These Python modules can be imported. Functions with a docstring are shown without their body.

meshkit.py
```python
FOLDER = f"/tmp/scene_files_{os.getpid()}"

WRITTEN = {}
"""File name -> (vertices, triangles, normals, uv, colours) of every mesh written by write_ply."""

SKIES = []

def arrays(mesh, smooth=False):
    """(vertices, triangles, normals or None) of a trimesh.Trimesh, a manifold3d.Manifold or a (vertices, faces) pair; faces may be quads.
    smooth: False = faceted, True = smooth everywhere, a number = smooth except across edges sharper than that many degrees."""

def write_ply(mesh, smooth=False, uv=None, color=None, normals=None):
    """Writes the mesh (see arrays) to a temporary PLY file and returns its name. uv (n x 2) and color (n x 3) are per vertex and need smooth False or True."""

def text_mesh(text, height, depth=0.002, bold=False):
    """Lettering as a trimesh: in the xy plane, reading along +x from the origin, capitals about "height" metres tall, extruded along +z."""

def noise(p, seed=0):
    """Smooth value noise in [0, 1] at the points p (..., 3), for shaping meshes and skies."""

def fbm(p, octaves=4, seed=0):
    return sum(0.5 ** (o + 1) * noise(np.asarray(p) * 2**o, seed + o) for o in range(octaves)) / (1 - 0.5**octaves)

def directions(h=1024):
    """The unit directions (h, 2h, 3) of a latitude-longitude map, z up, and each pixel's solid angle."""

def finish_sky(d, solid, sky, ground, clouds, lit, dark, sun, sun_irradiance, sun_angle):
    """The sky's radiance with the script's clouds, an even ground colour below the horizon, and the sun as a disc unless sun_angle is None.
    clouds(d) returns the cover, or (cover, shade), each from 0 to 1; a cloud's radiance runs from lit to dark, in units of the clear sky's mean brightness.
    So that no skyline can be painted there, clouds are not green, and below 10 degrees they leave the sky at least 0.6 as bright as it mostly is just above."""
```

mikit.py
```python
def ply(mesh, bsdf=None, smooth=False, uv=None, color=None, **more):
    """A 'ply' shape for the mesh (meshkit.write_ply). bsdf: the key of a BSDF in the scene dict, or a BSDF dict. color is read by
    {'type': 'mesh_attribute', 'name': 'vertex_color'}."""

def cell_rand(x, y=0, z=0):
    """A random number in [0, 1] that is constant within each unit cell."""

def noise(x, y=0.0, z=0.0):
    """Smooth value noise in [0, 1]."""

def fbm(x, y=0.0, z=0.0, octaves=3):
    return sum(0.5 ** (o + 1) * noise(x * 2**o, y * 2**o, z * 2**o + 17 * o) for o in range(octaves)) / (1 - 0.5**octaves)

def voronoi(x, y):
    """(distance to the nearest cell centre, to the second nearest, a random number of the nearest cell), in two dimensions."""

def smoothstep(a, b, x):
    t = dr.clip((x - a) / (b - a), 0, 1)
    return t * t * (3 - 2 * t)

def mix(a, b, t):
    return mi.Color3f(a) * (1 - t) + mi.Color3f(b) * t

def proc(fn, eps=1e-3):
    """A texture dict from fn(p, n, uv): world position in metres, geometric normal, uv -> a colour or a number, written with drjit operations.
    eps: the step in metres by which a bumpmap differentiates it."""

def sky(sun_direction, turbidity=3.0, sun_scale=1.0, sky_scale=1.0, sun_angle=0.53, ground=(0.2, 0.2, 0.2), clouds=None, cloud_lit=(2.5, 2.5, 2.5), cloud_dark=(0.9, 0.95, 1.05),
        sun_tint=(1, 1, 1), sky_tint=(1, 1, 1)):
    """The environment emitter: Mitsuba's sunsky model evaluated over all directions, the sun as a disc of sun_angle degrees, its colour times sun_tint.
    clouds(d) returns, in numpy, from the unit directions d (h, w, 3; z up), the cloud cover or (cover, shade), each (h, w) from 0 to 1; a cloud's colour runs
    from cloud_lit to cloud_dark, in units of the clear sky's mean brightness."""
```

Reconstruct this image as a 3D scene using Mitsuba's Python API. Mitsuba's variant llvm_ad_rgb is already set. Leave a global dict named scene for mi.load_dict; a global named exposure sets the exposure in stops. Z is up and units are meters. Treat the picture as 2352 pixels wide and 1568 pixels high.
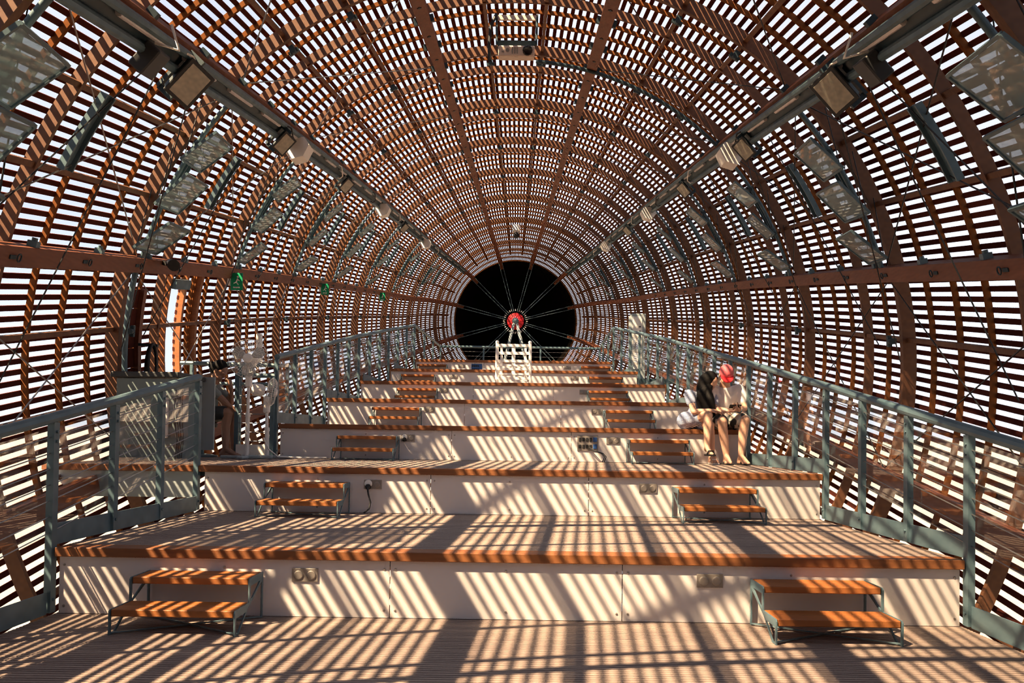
import math, random
import numpy as np
import trimesh, manifold3d
from shapely.geometry import Polygon
import drjit as dr
import mitsuba as mi
import mikit, meshkit

# ---------------------------------------------------------------- camera, sky, sun, exposure
T4 = mi.ScalarTransform4f
exposure = 2.12
scene, labels = {}, {}
F, OY, PITCH, YAW, ROLL = 1880.0, 175.191, 0.02, -0.0044, 0.0139
EYE = np.array([0.0337, 0.0, 1.1707])


def camera_axes():
    cp, sp, cy, sy, cr, sr = np.cos(PITCH), np.sin(PITCH), np.cos(YAW), np.sin(YAW), np.cos(ROLL), np.sin(ROLL)
    fwd = np.array([sy * cp, cy * cp, sp])
    right0 = np.array([cy, -sy, 0])
    up0 = np.cross(right0, fwd)
    return fwd, -sr * right0 + cr * up0


FWD, UPV = camera_axes()
scene['camera'] = {'type': 'perspective', 'fov': math.degrees(2 * math.atan(1176 / F)), 'fov_axis': 'x', 'near_clip': 0.05, 'far_clip': 2000.0,
                   'principal_point_offset_y': -OY / 1568,
                   'to_world': T4().look_at(origin=EYE.tolist(), target=(EYE + FWD).tolist(), up=UPV.tolist())}
SUN = np.array([-0.495, -0.395, 0.774])


def haze(d):
    c = meshkit.fbm(d * np.array([3.0, 3.0, 5.0]) + 7.0, 4, 3)
    return np.clip(0.72 + 0.5 * (c - 0.5), 0, 1), np.clip((c - 0.35) * 0.5, 0, 0.4)


scene['sky'] = mikit.sky(SUN, turbidity=3.0, sun_scale=3.4, sky_scale=0.9, ground=(0.3, 0.29, 0.27), clouds=haze,
                         cloud_lit=(3.0, 3.05, 3.3), cloud_dark=(2.8, 2.9, 3.2), sun_tint=(1.0, 0.87, 0.68))

# ---------------------------------------------------------------- materials
noise, fbm, mix, proc, smoothstep = mikit.noise, mikit.fbm, mikit.mix, mikit.proc, mikit.smoothstep


def rgb(c):
    return {'type': 'rgb', 'value': [float(x) for x in c]}


def mat(name, color, rough=0.6, metallic=0.0, spec=0.4, **k):
    tex = color if isinstance(color, dict) else rgb(color)
    scene[name] = {'type': 'twosided', 'bsdf': {'type': 'principled', 'base_color': tex, 'roughness': rough, 'metallic': metallic, 'specular': spec, **k}}


def flat(name, color):
    scene[name] = {'type': 'twosided', 'bsdf': {'type': 'diffuse', 'reflectance': color if isinstance(color, dict) else rgb(color)}}


def wood(a, b, sx=1.0, sy=1.0, sz=1.0):
    def fn(p, n, uv):
        g = fbm(p.x * 6 * sx, p.y * 6 * sy, p.z * 6 * sz, 3)
        h = noise(p.x * 60 * sx, p.y * 60 * sy, p.z * 60 * sz)
        return mix(a, b, dr.clip(0.75 * g + 0.35 * h - 0.05, 0, 1))
    return proc(fn)


flat('m_slat_a', (0.070, 0.020, 0.017))
flat('m_slat_b', (0.055, 0.016, 0.014))
flat('m_slat_c', (0.088, 0.026, 0.020))
flat('m_rib', (0.18, 0.068, 0.026))
mat('m_beam', wood((0.11, 0.034, 0.018), (0.22, 0.076, 0.036), 1, 0.12, 1), 0.55)
mat('m_ring', wood((0.09, 0.034, 0.018), (0.19, 0.084, 0.040), 0.5, 1, 0.5), 0.6)
mat('m_nosing', wood((0.12, 0.038, 0.016), (0.27, 0.105, 0.036), 0.12, 1, 1), 0.5)
mat('m_deck', wood((0.16, 0.120, 0.112), (0.32, 0.250, 0.212), 0.1, 1, 1), 0.7)
mat('m_step', wood((0.20, 0.062, 0.018), (0.36, 0.135, 0.040), 0.12, 1, 1), 0.5)
mat('m_white_panel', (0.64, 0.60, 0.60), 0.45)
mat('m_galv', proc(lambda p, n, uv: mix((0.055, 0.105, 0.135), (0.13, 0.20, 0.235), fbm(p.x * 9, p.y * 9, p.z * 9, 3))), 0.42, 0.12)
mat('m_plate', (0.30, 0.27, 0.25), 0.4, 0.6)
mat('m_dark', (0.03, 0.035, 0.04), 0.5)
mat('m_black', (0.012, 0.012, 0.014), 0.5)
mat('m_grey_dark', (0.025, 0.050, 0.066), 0.5)
mat('m_white', (0.80, 0.78, 0.75), 0.4)
mat('m_grey', (0.30, 0.35, 0.37), 0.5)
mat('m_booth', (0.15, 0.195, 0.205), 0.5)
mat('m_beige', (0.62, 0.50, 0.42), 0.5)
mat('m_red', (0.75, 0.02, 0.03), 0.45)
mat('m_green', (0.0, 0.26, 0.11), 0.45)
mat('m_blue', (0.03, 0.10, 0.30), 0.45)
mat('m_cable', (0.02, 0.022, 0.025), 0.5)
mat('m_wire', (0.30, 0.31, 0.32), 0.35, 0.8)
mat('m_lens', (0.01, 0.01, 0.012), 0.08, 0.0, 0.8)
mat('m_skin', (0.56, 0.33, 0.235), 0.5)
mat('m_skin_dark', (0.34, 0.19, 0.135), 0.5)
mat('m_hair', (0.006, 0.0055, 0.006), 0.7, 0.0, 0.15)
mat('m_tshirt', (0.78, 0.74, 0.74), 0.8)
mat('m_shorts', proc(lambda p, n, uv: mix((0.05, 0.06, 0.065), (0.50, 0.46, 0.42), smoothstep(0.46, 0.54, noise(p.x * 22, p.y * 14, p.z * 14)))), 0.8)
mat('m_dress', proc(lambda p, n, uv: mix((0.66, 0.66, 0.72), (0.16, 0.20, 0.34), smoothstep(0.45, 0.6, dr.abs(dr.sin(p.z * 190 + p.x * 60))))), 0.8)
mat('m_greyshirt', (0.22, 0.25, 0.25), 0.8)
mat('m_cap', (0.62, 0.13, 0.15), 0.7)
mat('m_tube', (0.62, 0.58, 0.58), 0.3)
mat('m_floodglass', proc(lambda p, n, uv: mix((0.30, 0.30, 0.25), (0.46, 0.42, 0.34), noise(p.x * 40, p.y * 40, p.z * 40))), 0.12, 0.0, 0.8)
flat('m_nose', (0.012, 0.010, 0.009))
flat('m_ground', proc(lambda p, n, uv: mix((0.27, 0.26, 0.24), (0.36, 0.34, 0.32), fbm(p.x * 0.8, p.y * 0.8, 0.0, 3))))
flat('m_render_wall', (0.62, 0.56, 0.50))
scene['m_acrylic'] = {'type': 'thindielectric', 'int_ior': 1.49}
scene['m_pane'] = {'type': 'blendbsdf', 'weight': 0.45, 'a': {'type': 'thindielectric', 'int_ior': 1.6},
                   'b': {'type': 'twosided', 'bsdf': {'type': 'principled', 'base_color': rgb((0.25, 0.36, 0.39)), 'roughness': 0.35, 'metallic': 0.1, 'specular': 0.6}}}
scene['m_guard'] = {'type': 'blendbsdf', 'weight': 0.88, 'a': {'type': 'thindielectric', 'int_ior': 1.3},
                    'b': {'type': 'twosided', 'bsdf': {'type': 'diffuse', 'reflectance': rgb((0.5, 0.5, 0.48))}}}

# ---------------------------------------------------------------- mesh helpers
rng = random.Random(5)
BF = np.array([[0, 1, 3], [0, 3, 2], [4, 6, 7], [4, 7, 5], [0, 4, 5], [0, 5, 1], [2, 3, 7], [2, 7, 6], [0, 2, 6], [0, 6, 4], [1, 5, 7], [1, 7, 3]])
BV = np.array([[x, y, z] for x in (-.5, .5) for y in (-.5, .5) for z in (-.5, .5)])


def unit(v):
    v = np.asarray(v, float)
    return v / np.linalg.norm(v)


def frame(d, up=(0, 0, 1)):
    d = unit(d)
    up = np.asarray(up, float)
    if abs(np.dot(d, unit(up))) > 0.98:
        up = np.array([0, 1, 0]) if abs(d[1]) < 0.9 else np.array([1, 0, 0])
    s = unit(np.cross(d, up))
    return d, s, np.cross(s, d)


def cat(*ms):
    ms = [m for m in ms if m is not None]
    v = np.vstack([m[0] for m in ms])
    off = np.cumsum([0] + [len(m[0]) for m in ms])
    return v, np.vstack([m[1] + o for m, o in zip(ms, off)])


def box(c, s, R=None):
    v = BV * np.asarray(s, float)
    if R is not None:
        v = v @ np.asarray(R).T
    return v + np.asarray(c, float), BF


def box2(a, b):
    a, b = np.asarray(a, float), np.asarray(b, float)
    return box((a + b) / 2, np.abs(b - a))


def cbox(c, s, ch, R=None):
    """Box with all edges chamfered by ch (convex hull)."""
    h = np.asarray(s, float) / 2
    pts = []
    for sx in (-1, 1):
        for sy in (-1, 1):
            for sz in (-1, 1):
                for k in range(3):
                    e = h.copy()
                    for j in range(3):
                        if j != k:
                            e[j] -= ch
                    pts.append([sx * e[0], sy * e[1], sz * e[2]])
    m = trimesh.convex.convex_hull(np.array(pts))
    v = np.array(m.vertices)
    if R is not None:
        v = v @ np.asarray(R).T
    return v + np.asarray(c, float), np.array(m.faces)


def bar(p0, p1, w, h, up=(0, 0, 1)):
    p0, p1 = np.asarray(p0, float), np.asarray(p1, float)
    d, s, u = frame(p1 - p0, up)
    return box((p0 + p1) / 2, (np.linalg.norm(p1 - p0), w, h), np.stack([d, s, u], 1))


def tube(pts, r, n=8, closed=False):
    p = np.asarray(pts, float)
    t = np.roll(p, -1, 0) - np.roll(p, 1, 0) if closed else np.gradient(p, axis=0)
    t /= np.linalg.norm(t, axis=1, keepdims=True) + 1e-12
    a = frame(t[0])[1]
    ang = np.arange(n) * 2 * np.pi / n
    r = np.broadcast_to(r, (len(p),))
    vs = []
    for k in range(len(p)):
        a = unit(a - t[k] * np.dot(a, t[k]))
        b = np.cross(t[k], a)
        vs.append(p[k] + r[k] * (np.cos(ang)[:, None] * a + np.sin(ang)[:, None] * b))
    v = np.vstack(vs)
    m = len(p) if closed else len(p) - 1
    i, j = np.meshgrid(np.arange(m), np.arange(n), indexing='ij')
    i2 = (i + 1) % len(p)
    q = np.stack([i * n + j, i * n + (j + 1) % n, i2 * n + (j + 1) % n, i2 * n + j], -1).reshape(-1, 4)
    f = np.vstack([q[:, [0, 1, 2]], q[:, [0, 2, 3]]])
    if not closed:
        k = np.arange(1, n - 1)
        f = np.vstack([f, np.stack([k * 0, k + 1, k], 1), np.stack([k * 0, k, k + 1], 1) + (len(p) - 1) * n])
    return v, f


def rod(p0, p1, r, n=8):
    return tube([p0, p1], r, n)


def loft(sections):
    """Closed rings of equal point count joined in order, ends capped."""
    S = np.asarray(sections, float)
    m, n = S.shape[:2]
    v = S.reshape(-1, 3)
    i, j = np.meshgrid(np.arange(m - 1), np.arange(n), indexing='ij')
    q = np.stack([i * n + j, i * n + (j + 1) % n, (i + 1) * n + (j + 1) % n, (i + 1) * n + j], -1).reshape(-1, 4)
    f = [q[:, [0, 1, 2]], q[:, [0, 2, 3]]]
    k = np.arange(1, n - 1)
    f += [np.stack([k * 0, k + 1, k], 1), np.stack([k * 0, k, k + 1], 1) + (m - 1) * n]
    return v, np.vstack(f)


def lathe(profile, n=24, axis=(0, 0, 1), at=(0, 0, 0)):
    d, s, u = frame(axis)
    ang = np.arange(n) * 2 * np.pi / n
    return loft([np.asarray(at) + d * z + r * (np.cos(ang)[:, None] * s + np.sin(ang)[:, None] * u) for r, z in profile])


def sphere(c, r, sub=2, s=(1, 1, 1)):
    m = trimesh.creation.icosphere(sub, 1.0)
    return np.array(m.vertices) * r * np.asarray(s) + np.asarray(c), np.array(m.faces)


def prism(poly, axis_o, ex, ey, depth):
    """Polygon (shapely) in the plane o, ex, ey, extruded by depth along ex x ey."""
    m = trimesh.creation.extrude_polygon(poly, depth, engine='earcut')
    v = np.array(m.vertices)
    ex, ey = np.asarray(ex, float), np.asarray(ey, float)
    return np.asarray(axis_o) + v[:, :1] * ex + v[:, 1:2] * ey + v[:, 2:] * np.cross(ex, ey), np.array(m.faces)


# ---------------------------------------------------------------- entries
USED = set()


def number(key):
    if key not in USED and key not in scene:
        USED.add(key)
        return key
    i = 1
    while f'{key}_{i:03d}' in USED or f'{key}_{i:03d}' in scene:
        i += 1
    USED.add(f'{key}_{i:03d}')
    return f'{key}_{i:03d}'


def thing(name, label, category, group=None):
    k = number(name)
    labels[k] = {'label': label, 'category': category}
    if group:
        labels[k]['group'] = group
    return k


def structure(name, label):
    USED.add(name)
    labels[name] = {'label': label, 'kind': 'structure'}
    return name


def put(parent, name, mesh, m, smooth=False, label=None, kind=None):
    k = number(parent + '__' + name if parent else name)
    scene[k] = mikit.ply(mesh, m, smooth)
    if label or kind:
        labels[k] = {**({'label': label} if label else {}), **({'kind': kind} if kind else {})}
    return k


def copy_at(parent, name, shape, loc):
    k = number(parent + '__' + name)
    scene[k] = {**shape, 'to_world': T4().translate([float(x) for x in loc])}
    return k


def solo(name, mesh, m, label, category, smooth=False, group=None):
    k = thing(name, label, category, group)
    scene[k] = mikit.ply(mesh, m, smooth)
    return k


ORD = ['lowest', 'second', 'third', 'fourth', 'fifth', 'sixth', 'topmost']
BAY = {-1: 'nearest', 0: 'second nearest', 1: 'third nearest', 2: 'fourth nearest', 3: 'fifth nearest', 4: 'sixth nearest', 5: 'seventh nearest', 6: 'farthest'}

# ---------------------------------------------------------------- the hull's geometry
HX, HZ, AL, BE, PB, S0, R0, R1, R2 = -0.0382, 0.5497, 0.1488, 0.0504, 3.9187, 8.5724, 4.0372, 0.41315, -0.0685
NV = np.array([0, -math.sin(BE), math.cos(BE)])


def HR(i):
    i = np.asarray(i, float)
    r = R0 + R1 * i + R2 * i * i - 0.18 * np.maximum(0, i - 6)
    return np.where(i < -1, R0 - R1 - R2 + 0.45 * (i + 1) + (R0 - R1 + R2 - (R0 - R1 - R2)), r)


def hp(i, th, off):
    """World points on the hull: i = ring number along the axis, th = degrees from the top, off = outward of the beams' inner face."""
    i = np.asarray(i, float)
    s = S0 + PB * i
    t = np.clip((s - 31) / 6, 0, 1)
    c = np.stack([HX + 0 * s, s * math.cos(AL), HZ + s * math.sin(AL) + 0.14 * t * t * (3 - 2 * t)], -1)
    th = np.radians(th) + 0 * s
    r = HR(i) + off
    return c + r[..., None] * (np.sin(th)[..., None] * np.array([1, 0, 0]) + np.cos(th)[..., None] * NV)


def hframe(i, th):
    """Local axes at a hull point: along the hull, tangential (clockwise seen from the camera), outward."""
    al = unit(hp(i + .01, th, 0) - hp(i - .01, th, 0))
    ta = unit(hp(i, th + .1, 0) - hp(i, th - .1, 0))
    return al, ta, unit(np.cross(al, ta)) * (1 if np.dot(np.cross(al, ta), hp(i, th, 1) - hp(i, th, 0)) > 0 else -1)


def strip(i0, i1, th, half_deg, o0, o1, step=0.4, half_m=None):
    """A long timber running along the hull."""
    n = max(2, int(round((i1 - i0) / step)) + 1)
    ii = np.linspace(i0, i1, n)
    h = half_deg(ii) if callable(half_deg) else half_deg if half_m is None else np.degrees(half_m / HR(ii))
    c = [hp(ii, th - h, o0), hp(ii, th + h, o0), hp(ii, th + h, o1), hp(ii, th - h, o1)]
    return loft(np.stack(c, 1))


def arc(i, t0, t1, half_len, o0, o1, step=3.75):
    """A curved timber running around the hull."""
    n = max(2, int(round(abs(t1 - t0) / step)) + 1)
    tt = np.linspace(t0, t1, n)
    d = half_len / PB
    return loft(np.stack([hp(i - d + 0 * tt, tt, o0), hp(i + d + 0 * tt, tt, o0), hp(i + d + 0 * tt, tt, o1), hp(i - d + 0 * tt, tt, o1)], 1))


def ringmesh(i, half_len, o0, o1, n=96):
    tt = np.arange(n) * 360.0 / n
    d = half_len / PB
    S = np.stack([hp(i - d + 0 * tt, tt, o0), hp(i + d + 0 * tt, tt, o0), hp(i + d + 0 * tt, tt, o1), hp(i - d + 0 * tt, tt, o1)], 1)
    v = S.reshape(-1, 3)
    a, b = np.meshgrid(np.arange(n), np.arange(4), indexing='ij')
    a2 = (a + 1) % n
    q = np.stack([a * 4 + b, a * 4 + (b + 1) % 4, a2 * 4 + (b + 1) % 4, a2 * 4 + b], -1).reshape(-1, 4)
    return v, np.vstack([q[:, [0, 1, 2]], q[:, [0, 2, 3]]])


I0, I1 = -2.6, 8.0
AOFF, BOFF = 0.08, 0.42
DOOR_I, DOOR_T = (0.555, 0.695), (-106, -79.0)
LONG = [15, 45, 75, 105, 135, 165, -15, -45, -75, -105, -135, -165]

def half(ii):
    return 0.5 * 360 / NS * np.interp(ii, [4.0, 8.0], [0.495, 0.60])


# ---------------------------------------------------------------- structure: ground, hull
structure('ground', 'pale gravel ground outside seen through the gaps between the slats')
scene['ground'] = mikit.ply(box((0, 20, -7.5), (260, 260, 0.4)), 'm_ground')
W = structure('wall_hull', 'airship-shaped timber hull of reddish slats, ribs and rings letting daylight through')
mats = ['m_slat_a', 'm_slat_b', 'm_slat_c', 'm_slat_a']
NS = 288
for k in range(NS):
    th = -180 + (k + 0.5) * 360 / NS
    if abs(th) > 170:
        continue
    m = mats[rng.randrange(4)]
    if DOOR_T[0] < th < DOOR_T[1]:
        put(W, 'slat', strip(I0, DOOR_I[0], th, half, 0.33, 0.352), m)
        put(W, 'slat', strip(DOOR_I[1], I1, th, half, 0.33, 0.352), m)
    else:
        put(W, 'slat', strip(I0, I1, th, half, 0.33, 0.352), m)
k = math.ceil((I0 - .133) * 6)
while .133 + k / 6 < I1:
    i = .133 + k / 6
    k += 1
    if DOOR_I[0] < i < DOOR_I[1]:
        put(W, 'rib', arc(i, DOOR_T[1], 360 + DOOR_T[0], 0.021, 0.282, 0.33), 'm_rib')
    else:
        put(W, 'rib', ringmesh(i, 0.021 if i < 5 else 0.032, 0.282, 0.33), 'm_rib')
for i in range(-2, 8):
    put(W, 'ring_beam', ringmesh(i + AOFF, 0.046, 0.140, 0.282), 'm_ring')
    put(W, 'ring_plank', ringmesh(i + BOFF, 0.024, 0.175, 0.282), 'm_ring')
beams = {}
for th in LONG:
    beams[th] = put(W, 'longeron', strip(I0, I1, th, 0, 0.0, 0.16, 0.3, half_m=0.078), 'm_beam')
for t in (5, 25, 35, 55, 65, 85, 95, 115, 125, 145):
    for s in (-1, 1):
        put(W, 'purlin', strip(I0, 7.6, s * t, 0, 0.19, 0.245, 0.3, half_m=0.022), 'm_ring')
# door jambs and the notched frame beside the doorway, the folded leaf
for ii, hw in ((DOOR_I[0] - .008, .02), (DOOR_I[1] + .012, .04), (DOOR_I[1] + .13, .05)):
    put(W, 'door_jamb', arc(ii, DOOR_T[0] - 3, DOOR_T[1] + 3, hw, 0.20 if hw > .045 else 0.26, 0.35, 3), 'm_step')
put(W, 'door_lintel', arc((DOOR_I[0] + DOOR_I[1]) / 2, DOOR_T[1], DOOR_T[1] + 1.6, 0.30, 0.2, 0.35, 1), 'm_galv', label='pale metal lintel over the doorway')
leaf = thing('door_leaf', 'closed brown boarded door leaf in the hull wall left of the bright doorway', 'door')
for b in range(9):
    put(leaf, 'board', arc(0.17, -106 + b * 3.0, -103.15 + b * 3.0, 0.30, 0.20, 0.235, 1.5), 'm_slat_c')
for dx in (-.075, .075):
    put(leaf, 'stile', arc(0.17 + dx, -106, -79, 0.05, 0.15, 0.20, 3), 'm_beam')
# steel channels, pipes and clamps on the rings
for i in range(-1, 7):
    for s in (-1, 1):
        put(W, 'steel_pipe', tube([hp(i + AOFF - .014, s * t, 0.03) for t in np.linspace(46, 74, 12)], 0.026, 7), 'm_galv', True)
        put(W, 'steel_channel', cat(arc(i + AOFF + .012, s * 55.5, s * 66, 0.075, 0.03, 0.055, 2), arc(i + AOFF - .004, s * 55.5, s * 66, 0.008, -.01, 0.055, 2), arc(i + AOFF + .028, s * 55.5, s * 66, 0.008, -.01, 0.055, 2)), 'm_galv')
        put(W, 'steel_channel', cat(arc(i + BOFF + .0, s * 54, s * 64, 0.075, -.02, 0.005, 2), arc(i + BOFF - .02, s * 54, s * 64, 0.01, -.055, 0.005, 2), arc(i + BOFF + .02, s * 54, s * 64, 0.01, -.055, 0.005, 2)), 'm_galv')
for i in range(-1, 6):
    for t in (5, 25, 35, 55, 65, 85):
        for s in (-1, 1):
            a, b, o = hframe(i + AOFF, s * t)
            p = hp(i + AOFF, s * t, 0.04)
            put(W, 'clamp', cat(box(p, (.13, .06, .05), np.stack([a, b, o], 1)), box(p - o * .03, (.05, .12, .04), np.stack([a, b, o], 1)), rod(p - o * .03 - a * .09, p - o * .03 - a * .02, .032, 8)), 'm_grey_dark')
put(W, 'steel_pipe', tube([hp(AOFF - .02, t, 0.05) for t in np.linspace(-76, -101, 12)], 0.03, 8), 'm_galv', True)
for s in (-1, 1):
    for i, t0, j, t1 in ((-1.15, 47, -.72, 92), (-.85, 62, -.80, 101), (-.52, 47, -.60, 90), (-.30, 48, .05, 88), (.35, 48, .22, 86), (.62, 47, .95, 84), (1.4, 48, 1.2, 85), (1.65, 47, 1.95, 84), (-.9, 75, -.45, 48)):
        put(W, 'stay_cable', rod(hp(i, s * t0, -.08), hp(j, s * t1, .08), .006, 5), 'm_cable')
# bracing cables crossing the bays
for i in range(-1, 6):
    for s in (-1, 1):
        for t0, t1 in ((16, 44), (46, 74), (76, 104)):
            for u0, u1 in ((t0, t1), (t1, t0)):
                put(W, 'bracing_cable', rod(hp(i + AOFF, s * u0, 0.1), hp(i + BOFF + .66, s * u1, 0.1), 0.0065, 5), 'm_wire' if s < 0 else 'm_cable')
for s in (-1, 1):
    for k in range(-4, 14):
        i = k / 3 + .02
        p = hp(i, s * 75, 0.0)
        a, b, o = hframe(i, s * 75)
        put(beams[75 * s], 'eye_bolt', cat(box(p - o * .006, (.09, .03, .012), np.stack([a, b, o], 1)), tube([p - o * .03 + a * (.05 + .03 * math.cos(q)) + b * .03 * math.sin(q) * s for q in np.linspace(0, 2 * np.pi, 11)[:-1]], .006, 5, True)), 'm_grey_dark')
        p2 = hp(i + .1, s * 75, .05) - b * s * .10
        put(beams[75 * s], 'bracket', cat(box(p2, (.07, .05, .07), np.stack([a, b, o], 1)), rod(p2 - b * s * .05, p2 + b * s * .03, .022, 6)), 'm_galv')
for th in (15, -15, 45, -45):
    for k in range(-3, 18):
        i = k / 3 + .04
        a, b, o = hframe(i, th)
        R_ = np.stack([a, b, o], 1)
        for q in (-1, 1):
            put(beams[th], 'bracket', box(hp(i, th, .05) + b * q * .10, (.06, .05, .08), R_), 'm_grey_dark')
        if abs(th) == 15:
            put(beams[th], 'bolt', cat(box(hp(i + .15, th, -.004), (.07, .018, .012), R_), box(hp(i + .15, th, -.004), (.018, .05, .012), R_)), 'm_dark')
# the nose: closed dark cap
ii = np.linspace(8.0, 10.2, 12)
prof = [(float(HR(8.0)) + .345) * math.sqrt(max(0.004, 1 - ((x - 8) / 2.2) ** 2)) for x in ii]
tt = np.arange(64) * 360 / 64
cap_o = loft([hp(x + 0 * tt, tt, pr + .03 - float(HR(x))) for x, pr in zip(ii, prof)])
cap_i = loft([hp(x + 0 * tt, tt, pr - float(HR(x))) for x, pr in zip(ii, prof)])
nf = len(tt) - 2
put(W, 'nose_cap', (cap_o[0], cap_o[1][:len(cap_o[1]) - 2 * nf]), 'm_nose', label='black closed nose of the hull at the far end')
structure('wall_back', 'timber bulkhead closing the hull behind the viewer')
scene['wall_back'] = mikit.ply(lathe([(float(HR(I0)) + .35, 0), (float(HR(I0)) + .35, .1)], 48, (0, 1, 0), hp(np.array(I0), 0., -float(HR(I0))) - np.array([0, .15, 0])), 'm_slat_b')

# ---------------------------------------------------------------- seating tiers
D1, DT, RT = 5.1631, 2.4208, 0.4208
HALF = {-1: (-2.86, 2.86), 0: (-2.86, 2.86), 1: (-2.85, 2.855), 2: (-4.35, 2.875), 3: (-2.86, 2.845), 4: (-2.845, 2.80), 5: (-2.80, 2.755), 6: (-2.637, 2.60), 7: (-2.40, 2.338)}
NT, NB = 0.058, 17


def grooved(x0, x1, w, t, n):
    """Deck board lying along x, its top cut by n grooves."""
    pts = [(0, -t), (w, -t), (w, 0)]
    for g in range(n, 0, -1):
        c = w * g / (n + 1)
        pts += [(c + .007, 0), (c + .004, -.009), (c - .004, -.009), (c - .007, 0)]
    pts += [(0, 0)]
    return prism(Polygon(pts), (x0, 0, 0), (0, 1, 0), (0, 0, 1), x1 - x0)


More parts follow.
